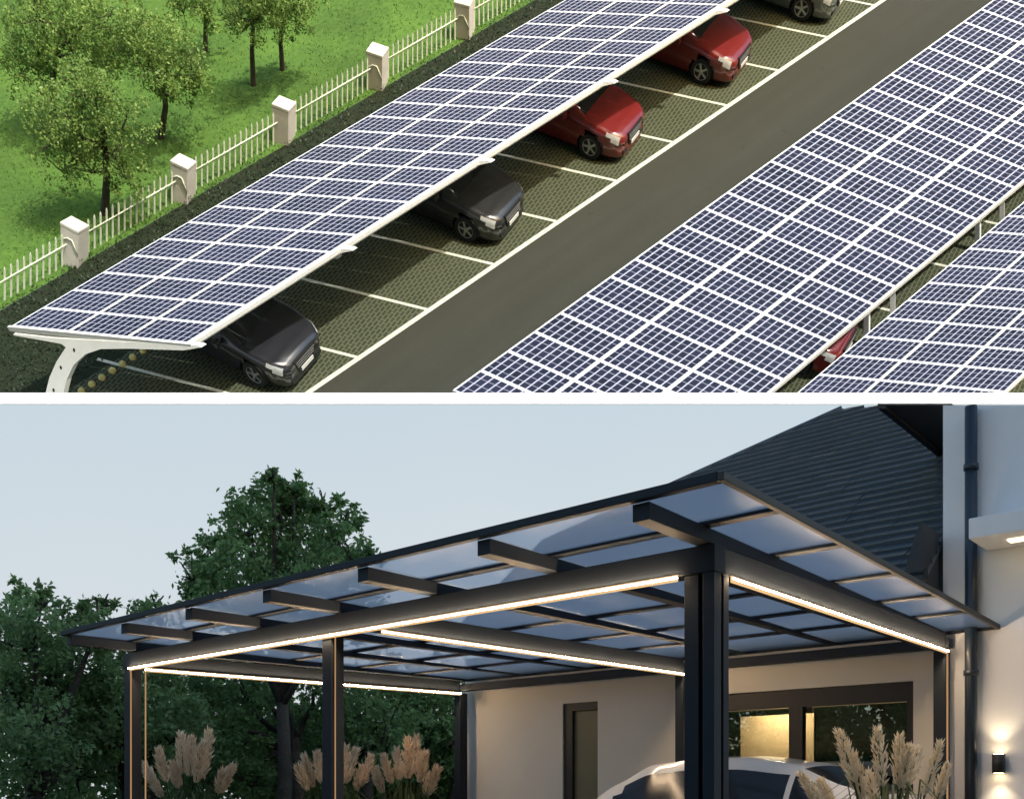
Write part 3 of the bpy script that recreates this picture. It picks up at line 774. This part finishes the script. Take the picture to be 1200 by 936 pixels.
# roof of lapped tile courses
M_tile = mat('dark_roof_tile', (.020, .038, .056), .38, spec=.5, noise=(2.2, (.036, .058, .080), .25))
rh = lambda t: 1.95+1.117*(t-3.1)
def s_left(t): return 4.15 if t < 4.62 else 4.15-(t-4.62)*(4.15-1.53)/(6.1-4.62)
def t_top(s): return None
mb = MB(); dt = .098; t = 3.1
NC = 0
KR = .3992
lim = lambda t: max(.03, rh(t)/KR+.095-5.62-t)
while t < 6.1:
    t2_ = min(t+dt, 6.1); A0_, A1_, C0_, C1_ = lim(t), lim(t2_), s_left(t), s_left(t2_)
    if C0_ > A0_ and C1_ > A1_:
        n = max(1, int((C0_-A0_)/.19))
        for k in range(n):
            j = random.uniform(-.006, .006); f0, f1 = k/n, (k+1)/n
            a, c, a2, c2 = A0_+(C0_-A0_)*f0, A0_+(C0_-A0_)*f1, A1_+(C1_-A1_)*f0, A1_+(C1_-A1_)*f1
            mb.hexa([Q(a, t, rh(t)-.03), Q(c, t, rh(t)-.03), Q(c2, t2_, rh(t2_)-.03), Q(a2, t2_, rh(t2_)-.03),
                     Q(a, t-.012, rh(t)+.035+j), Q(c-.002, t-.012, rh(t)+.035+j), Q(c2-.002, t2_, rh(t2_)+.006+j), Q(a2, t2_, rh(t2_)+.006+j)])
    t += dt
hp(mb, 'roof', M_tile)
mb = MB()
te = 6.05; mb.tube([Q(4.16, 3.08, rh(3.1)), Q(4.16, 4.62, rh(4.62)+.03), Q(s_left(te), te, rh(te)+.02)], .032, 8); hp(mb, 'ridge_cap', M_tile)
mb = MB(); mb.tube([Q(.03, 3.06, rh(3.1)-.02), Q(4.2, 3.06, rh(3.1)-.02)], .06, 8); hp(mb, 'gutter', M_anth)
mb = MB(); qbox(mb, .03, 4.2, 3.10, TW, 1.80, 1.84); hp(mb, 'soffit', M_anth)
# back slope so the roof is closed
mb = MB(); mb.prism([Q(.03, 5.1, rh(5.1)-.06), Q(1.7, 5.95, rh(5.95)-.06), Q(4.15, 4.62, rh(4.62)-.05), Q(4.15, 5.6, 1.8), Q(.03, 6.8, 1.8)], V((0, 0, -.02))); hp(mb, 'roof_back', M_tile)
# door
M_frame = mat('dark_bronze_frame', (.018, .013, .010), .5)
M_door = mat('olive_door_panel', (.16, .14, .075), .5, noise=(2, (.19, .165, .09), .2))
mb = MB(); qbox(mb, dS0+.001, dS1-.001, TW+.02, TW+.09, dH-.10, dH-.001); qbox(mb, dS1-.09, dS1-.001, TW+.02, TW+.09, -CZ, dH-.1005); qbox(mb, dS0+.001, dS0+.012, TW+.02, TW+.09, -CZ, dH-.1005)
dr = into(hs, mb.build('door_frame', M_frame, hs, fix=True))
mb = MB(); qbox(mb, dS0+.013, dS1-.091, TW+.05, TW+.08, -CZ, dH-.101); into(hs, mb.build('door', M_door, hs, fix=True))
# sliding window
mb = MB(); t0, t1 = TW+.03, TW+.09; fh = .085
qbox(mb, wS0+.001, wS1-.001, t0, t1, wH-.19, wH-.001)
qbox(mb, wS0+.001, wS0+.05, t0, t1, -CZ, wH-.1905); qbox(mb, wS1-.06, wS1-.001, t0, t1, -CZ, wH-.1905)
qbox(mb, .98, 1.08, t0-.01, t1, -CZ, wH-.1905)
into(hs, mb.build('window_frame', M_frame, hs, fix=True))
wg = bpy.data.materials.new('window_glass'); wg.use_nodes = True; nt = wg.node_tree; nt.nodes.clear()
tr = node(nt, 'ShaderNodeBsdfTransparent'); tr.inputs[0].default_value = (.75, .78, .78, 1)
gs = node(nt, 'ShaderNodeBsdfGlossy'); gs.inputs['Roughness'].default_value = .01; gs.inputs[0].default_value = (.95, 1, 1, 1)
mx = node(nt, 'ShaderNodeMixShader'); mx.inputs[0].default_value = .13; nt.links.new(tr.outputs[0], mx.inputs[1]); nt.links.new(gs.outputs[0], mx.inputs[2])
oo = node(nt, 'ShaderNodeOutputMaterial'); nt.links.new(mx.outputs[0], oo.inputs[0])
for a, c in ((wS0+.051, .979), (1.081, wS1-.061)):
    mb = MB(); qbox(mb, a, c, TW+.055, TW+.062, -CZ, wH-.191); into(hs, mb.build('window_pane', wg, hs, fix=True))
# room behind the panes
M_room = mat('warm_room_wall', (.42, .33, .20), .8); M_roomd = mat('dark_room', (.03, .028, .02), .9)
mb = MB(); qbox(mb, 1.10, 1.70, TW+.55, TW+.6, -CZ, .80); into(hs, mb.build('interior_wall', M_room, hs, fix=True))
mb = MB(); qbox(mb, .1, 2.4, TW+.151, TW+1.5, 1.0, 1.05); qbox(mb, .1, 2.4, TW+1.45, TW+1.5, -CZ, .999); qbox(mb, 2.35, 2.4, TW+.151, TW+1.449, -CZ, .999); qbox(mb, .1, .14, TW+.151, TW+1.449, -CZ, .999)
into(hs, mb.build('room_shell', M_roomd, hs, fix=True))
mb = MB(); qbox(mb, 1.15, 1.50, TW+.30, TW+.34, .93, .95); into(hs, mb.build('ceiling_lamp', emat('room_lamp', (1, .76, .46), 120), hs, fix=True))
# wing
kz = (HY-474)/F
wz = lambda s: kz*(5.62+s+3.38)-.006
mb = MB(); s0, s1 = -1.6, .018
tz0, tz1 = wz(s0), wz(s1)
mb.hexa([Q(s0, 3.38, -CZ), Q(s1, 3.38, -CZ), Q(s1, 6, -CZ), Q(s0, 6, -CZ), Q(s0, 3.38, tz0), Q(s1, 3.38, tz1), Q(s1, 6, tz1), Q(s0, 6, tz0)])
into(hs, mb.build('wing_wall', M_wall2, hs, fix=True))
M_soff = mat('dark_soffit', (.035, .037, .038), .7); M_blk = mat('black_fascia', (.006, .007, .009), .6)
mb = MB(); hh = 3.70
mb.prism([Q(.35, 3.31, hh), Q(.35, 5.05, hh), Q(.03, 5.05, hh), Q(.03, 3.63, hh)], V((0, 0, .02))); into(hs, mb.build('wing_soffit', M_soff, hs, fix=True))
mb = MB(); mb.prism([Q(.39, 3.27, hh-.03), Q(.39, 5.05, hh-.03), Q(.352, 5.05, hh-.03), Q(.352, 3.31, hh-.03)], V((0, 0, .05))); into(hs, mb.build('wing_fascia', M_blk, hs, fix=True))
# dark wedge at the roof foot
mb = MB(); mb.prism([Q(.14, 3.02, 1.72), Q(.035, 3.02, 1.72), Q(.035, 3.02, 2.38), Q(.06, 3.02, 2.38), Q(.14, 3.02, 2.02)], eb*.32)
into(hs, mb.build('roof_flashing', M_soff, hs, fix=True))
# downpipe
dx = lambda px, t: ((1.153+.878*t)-(px-CX)/F*(5.62+t))/(1.139+(px-CX)/F)
sp_ = dx(1138, 3.31); zt_ = kz*(5.62+sp_+3.31)-.02
mb = MB(); mb.tube([Q(sp_, 3.31, -CZ), Q(sp_, 3.31, zt_)], .055, 12)
for hgt in (1.0, 2.9):
    mb.tube([Q(sp_, 3.31, hgt), Q(sp_, 3.31, hgt+.05)], .066, 12)
into(hs, mb.build('downpipe', mat('blue_black_pipe', (.018, .03, .045), .35), hs))
# porch ledge
mb = MB(); sl = dx(1135, 2.95); qbox(mb, -1.6, sl, 2.95, 3.379, 2.15, 2.33); into(hs, mb.build('porch_ledge', M_wall2, hs, bevel=.008, fix=True))
mb = MB(); sl2 = dx(1180, 3.2); qbox(mb, sl2-.14, sl2-.02, 3.12, 3.2, 2.135, 2.149); into(hs, mb.build('recessed_lamp', emat('porch_lamp', (1, .72, .40), 2.5), hs, fix=True))
# wall lamp, lit up and down
sl3 = dx(1170.5, 3.33); hl = .185
wl = empty('wall_lamp', Q(sl3, 3.37, hl)); tag(wl, 'small dark cylindrical wall lamp lit up and down on the white wall at right', 'wall lamp')
mb = MB(); c = Q(sl3, 3.325, hl); mb.tube([c-V((0, 0, .085)), c+V((0, 0, .085))], .055, 16); mb.box(c+V((-.03, .03, -.03)), V((.06, 0, 0)), eb.normalized()*.05, V((0, 0, .06)))
into(wl, mb.build('housing', M_blacktrim, wl))
for sg in (1, -1):
    mb = MB(); mb.tube([c+V((0, 0, sg*.086)), c+V((0, 0, sg*.089))], .04, 14); into(wl, mb.build('lens', emat('lamp_lens_warm', (1, .74, .42), 9), wl))
    ld = bpy.data.lights.new('lamp_glow', 'SPOT'); ld.energy = 4; ld.color = (1, .76, .48); ld.spot_size = math.radians(100); ld.spot_blend = .8; ld.shadow_soft_size = .03
    lo = bpy.data.objects.new('lamp_beam', ld); link(lo, wl); lo.matrix_parent_inverse = Matrix.Translation(-wl.location); lo.location = c+V((0, 0, sg*.10))-eb.normalized()*.03
    lo.rotation_euler = (PI if sg > 0 else 0, 0, 0)

# ---- white car in the carport
cw = make_car(M_cwhite, tall=.11)
Pn = at(705, 923, 9.4); 
headB = ea.normalized()
rear = at(905, 936, 8.2); rear.z = 0
place_car(cw, rear+headB*(L_-1.25)+eb.normalized()*.75, headB, V((0, 0, 1)), 1.0, 'white estate car parked inside the lit carport', 'car')
bpy.context.view_layer.update()

# ---- pampas grass
M_plume = leafmat('pampas_plume', (.86, .64, .42), (.92, .80, .60), .2)
M_plume2 = leafmat('pampas_plume_pale', (.80, .68, .48), (.92, .84, .68), .2)
M_reed = leafmat('pampas_leaf', (.05, .085, .025), (.14, .17, .06), .3)
def pampas(px, Y, tips, label, pm, plw=.055):
    base = at(px, 918, Y); base.z = 0
    t = empty('pampas_grass', base); tag(t, label, 'pampas grass', 'pampas grass clumps around the carport')
    st = MB()
    for (tx, ty, ln, wd) in tips:
        tip = at(tx, ty, Y+random.uniform(-.25, .25)); b0 = base+V((random.gauss(0, .06), random.gauss(0, .06), 0))
        mid = V((b0.x+(tip.x-b0.x)*.35, b0.y+(tip.y-b0.y)*.4, tip.z*.55))
        pth = [b0.lerp(mid, i/8).lerp(mid.lerp(tip, i/8), i/8) for i in range(9)]
        st.tube(pth, [.008]*8+[.003], 5)
        pl = MB(); ax = (pth[-1]-pth[-2]).normalized(); k = Y/F
        L = ln*k; W = wd*k
        for i in range(420):
            f_ = random.random(); c = tip-ax*L*f_; w = W*(math.sin(PI*min(1, (f_*.80+.06)))**.8)*.5
            a = random.random()*2*PI; X = ax.orthogonal().normalized(); Yv = ax.cross(X); rad = (X*math.cos(a)+Yv*math.sin(a))
            p = c+rad*w*random.uniform(.1, .75); d = (ax*1.0+rad*random.uniform(.1, .6)+V((0, 0, -.15))).normalized(); LL = random.uniform(.04, .10)*(Y/10)
            e_ = d.cross(V((random.gauss(0, 1), random.gauss(0, 1), random.gauss(0, 1)))).normalized()*.0055*(Y/10); s = random.random()
            pl.face([p-e_, p+d*LL*.5-e_*1.5, p+d*LL, p+d*LL*.5+e_*1.5], [(s, 0)]*4)
        into(t, pl.build('plume', pm, t))
    for i in range(170):
        a = random.random()*2*PI; R = random.uniform(.25, .9); h = random.uniform(.5, 1.35); w = V((-math.sin(a), math.cos(a), 0))*.008
        p0 = base+V((math.cos(a), math.sin(a), 0))*.08; p1 = base+V((math.cos(a)*R*.45, math.sin(a)*R*.45, h)); p2 = base+V((math.cos(a)*R, math.sin(a)*R, h*.78)); s = random.random()
        st.face([p0-w, p0+w, p1+w, p1-w], [(s, 0)]*4, 0); st.face([p1-w, p1+w, p2], [(s, 0)]*3, 0)
    into(t, st.build('leaves', M_reed, t))
pampas(222, 12.0, [(212, 862, 46, 15), (224, 866, 44, 15), (245, 858, 58, 17), (237, 872, 46, 14), (186, 879, 38, 13), (170, 897, 34, 12), (204, 896, 30, 13), (272, 899, 34, 14), (262, 905, 26, 12), (178, 912, 26, 10)],
       'leftmost pampas grass clump with tan plumes, beside the far corner post', M_plume)
pampas(392, 12.6, [(357, 888, 36, 12), (350, 900, 28, 12), (405, 878, 40, 14), (416, 880, 42, 13), (372, 884, 34, 12), (434, 888, 36, 12), (388, 893, 34, 12), (424, 902, 26, 12)],
       'pampas grass clump in the middle, partly behind the second post from the left', M_plume)
pampas(478, 12.9, [(478, 868, 44, 13), (488, 866, 42, 13), (465, 880, 36, 12), (450, 887, 34, 12), (497, 884, 34, 12), (512, 902, 32, 13), (440, 902, 30, 12), (504, 910, 24, 11)],
       'pampas grass clump with tan plumes close to the left end of the house wall', M_plume)
pampas(1045, 7.1, [(984, 858, 62, 22), (1029, 856, 66, 20), (1000, 885, 54, 22), (1054, 863, 56, 18), (1066, 876, 50, 18), (1076, 878, 46, 18), (1101, 873, 60, 14), (1110, 898, 44, 12), (940, 908, 40, 16), (962, 915, 34, 14), (1018, 905, 40, 18)],
       'rightmost and largest pampas grass clump, pale plumes in front of the window', M_plume2)

# ---- trees behind the carport
def btree(bx, Y, clx, n, label, lm=M_leafB, r0=.16, size=.13, fork=2.2, dj=1.2):
    P = at(bx, 918, Y); P.z = 0; k = Y/F; cl = []
    for q in clx: cl.append((at(q[0], q[1], Y+random.uniform(-dj, dj)), q[2]*k, .95))
    return tree(P, V((0, 0, 1)), fork, cl, r0, n, size, lm, M_barkd, label, 'dark garden trees behind the carport')
btree(330, 17.0, [(325, 590, 34), (350, 600, 32), (290, 610, 34), (260, 650, 36), (330, 650, 50), (385, 640, 36), (400, 610, 22), (240, 690, 34), (300, 700, 56), (370, 700, 54), (415, 650, 24), (320, 556, 13), (425, 700, 30), (225, 668, 22), (345, 575, 18), (380, 590, 20)],
      24000, 'tallest garden tree with rounded dark crown rising above the carport roof', size=.125, r0=.13, fork=3.0)
btree(40, 14.5, [(35, 740, 45), (80, 760, 45), (20, 800, 50), (70, 830, 50), (110, 800, 40), (30, 870, 50), (90, 890, 50), (45, 705, 22), (15, 700, 20), (120, 740, 26), (130, 860, 36), (95, 712, 18), (-15, 740, 40)],
      22000, 'bushy tree at the far left edge beside the carport', M_leafB2, size=.105, fork=1.2)
btree(150, 16.0, [(100, 735, 26), (150, 760, 34), (180, 800, 40), (140, 830, 40), (200, 850, 40), (120, 705, 14), (165, 725, 20), (110, 880, 40), (180, 890, 40)], 14000,
      'leafy tree behind the far left corner post', M_leafB2, size=.11, fork=1.2)
btree(180, 18.5, [(182, 703, 13), (176, 718, 14), (192, 730, 24), (200, 770, 34)], 1500, 'thin tree top poking out sparse against the sky left of the tall tree', M_leafB, size=.12, fork=2.5)
btree(345, 18.5, [(240, 810, 40), (290, 800, 40), (330, 790, 34), (250, 860, 44), (300, 850, 40), (230, 900, 40), (290, 900, 40), (380, 790, 30)], 15000, 'dark spreading tree seen under the carport roof with a forked trunk', size=.12, r0=.13, fork=2.2)
btree(430, 19.5, [(400, 830, 40), (440, 800, 36), (450, 860, 44), (400, 890, 44), (490, 820, 40), (500, 870, 44), (350, 880, 40), (350, 830, 24)], 15000, 'dark dense tree standing behind the middle pampas grass', size=.12, fork=1.6)
btree(535, 20.0, [(530, 850, 40), (530, 800, 36), (560, 880, 40), (510, 900, 40), (575, 820, 40)], 8000, 'dark tree tucked against the left end of the house', size=.12, fork=1.6)
def hedge(x0, y0, x1, y1, hgt, n, label):
    b = MB()
    for i in range(n):
        f_ = random.random(); L = random.uniform(.12, .24); s = random.random()*.6
        P = V((x0+(x1-x0)*f_+random.gauss(0, .3), y0+(y1-y0)*f_+random.gauss(0, .3), random.random()*hgt+.3*math.sin(f_*31)+random.gauss(0, .12)))
        d = V((random.gauss(0, 1), random.gauss(0, 1), random.gauss(0, 1))).normalized(); e = d.cross(V((random.gauss(0, 1), random.gauss(0, 1), random.gauss(0, 1)))).normalized()
        b.face([P, P+d*L*.5+e*L*.28, P+d*L, P+d*L*.5-e*L*.28], [(s, 0)]*4)
    tag(b.build('hedge', M_leafB), label, 'hedge')
hedge(-14, 21.2, 3, 21.4, 3.4, 34000, 'dark clipped hedge running along the far garden edge behind the trees')
hedge(-11, -8, -11.5, 13, 4.2, 30000, 'tall dark hedge along the left garden side, outside the picture')
# garden trees out of frame to the left: what the window panes mirror
for x, y in ((-8.5, 4.5), (-9.5, .5)):
    P = V((x, y, 0)); cl = [(P+V((random.uniform(-1.3, 1.3), random.uniform(-1.8, 1.8), random.uniform(1.2, 4.2))), random.uniform(.8, 1.2), .9) for _ in range(9)]
    tree(P, V((0, 0, 1)), 1.3, cl, .14, 12000, .2, M_leafB, M_barkd, 'garden tree standing left of the carport outside the picture', 'garden trees left of the drive')
# unseen block added behind the viewer to keep the low sun off the garden
ab = empty('sun_blocker', (10, -16, 0)); tag(ab, 'tall plain block added unseen behind the viewer, shading the carport garden', 'building')
mb = MB(); mb.box((-14, -26, 0), V((48, 0, 0)), V((0, 10, 0)), V((0, 0, 19.4))); into(ab, mb.build('wall', mat('brick_render', (.16, .15, .15), .9, noise=(1, (.2, .19, .18), .2)), ab))
for i in range(4):
    for j in range(13):
        mb = MB(); mb.box((-12.5+j*3.5, -15.99, 2+i*3.7), V((1.6, 0, 0)), V((0, .05, 0)), V((0, 0, 1.7))); into(ab, mb.build('window', M_glassd, ab))

# =================================================================== camera, light, world
cd = bpy.data.cameras.new('camera'); cam = bpy.data.objects.new('camera', cd); link(cam)
cam.location = CAM; cam.rotation_euler = (PI/2, 0, 0); cd.sensor_width = 36; cd.lens = 36*F/1200; cd.shift_y = (HY-468)/1200; cd.clip_end = 1000; cd.clip_start = .05
sc.camera = cam
sd = V((.45, -.84, .28)).normalized()
sl_ = bpy.data.lights.new('sun', 'SUN'); sl_.energy = 2.05; sl_.angle = math.radians(.6); sl_.color = (1, .95, .86)
so = bpy.data.objects.new('sun', sl_); link(so); so.rotation_euler = sd.to_track_quat('Z', 'Y').to_euler(); so.location = (0, -5, 30)
w = bpy.data.worlds.new('World'); sc.world = w; w.use_nodes = True; nt = w.node_tree; bg = nt.nodes['Background']
sk = nt.nodes.new('ShaderNodeTexSky'); sk.sky_type = 'NISHITA'; sk.sun_disc = False
sk.sun_elevation = math.asin(sd.z); sk.sun_rotation = math.atan2(sd.x, sd.y) % (2*PI)
nt.links.new(sk.outputs[0], bg.inputs[0]); bg.inputs[1].default_value = .15
sc.view_settings.view_transform = 'Standard'; sc.view_settings.look = 'None'; sc.view_settings.exposure = EXPO; sc.view_settings.gamma = 1
sc.cycles.use_denoising = True; sc.cycles.max_bounces = 8; sc.cycles.transparent_max_bounces = 16
sc.cycles.sample_clamp_indirect = 6; sc.cycles.caustics_reflective = False; sc.cycles.caustics_refractive = False
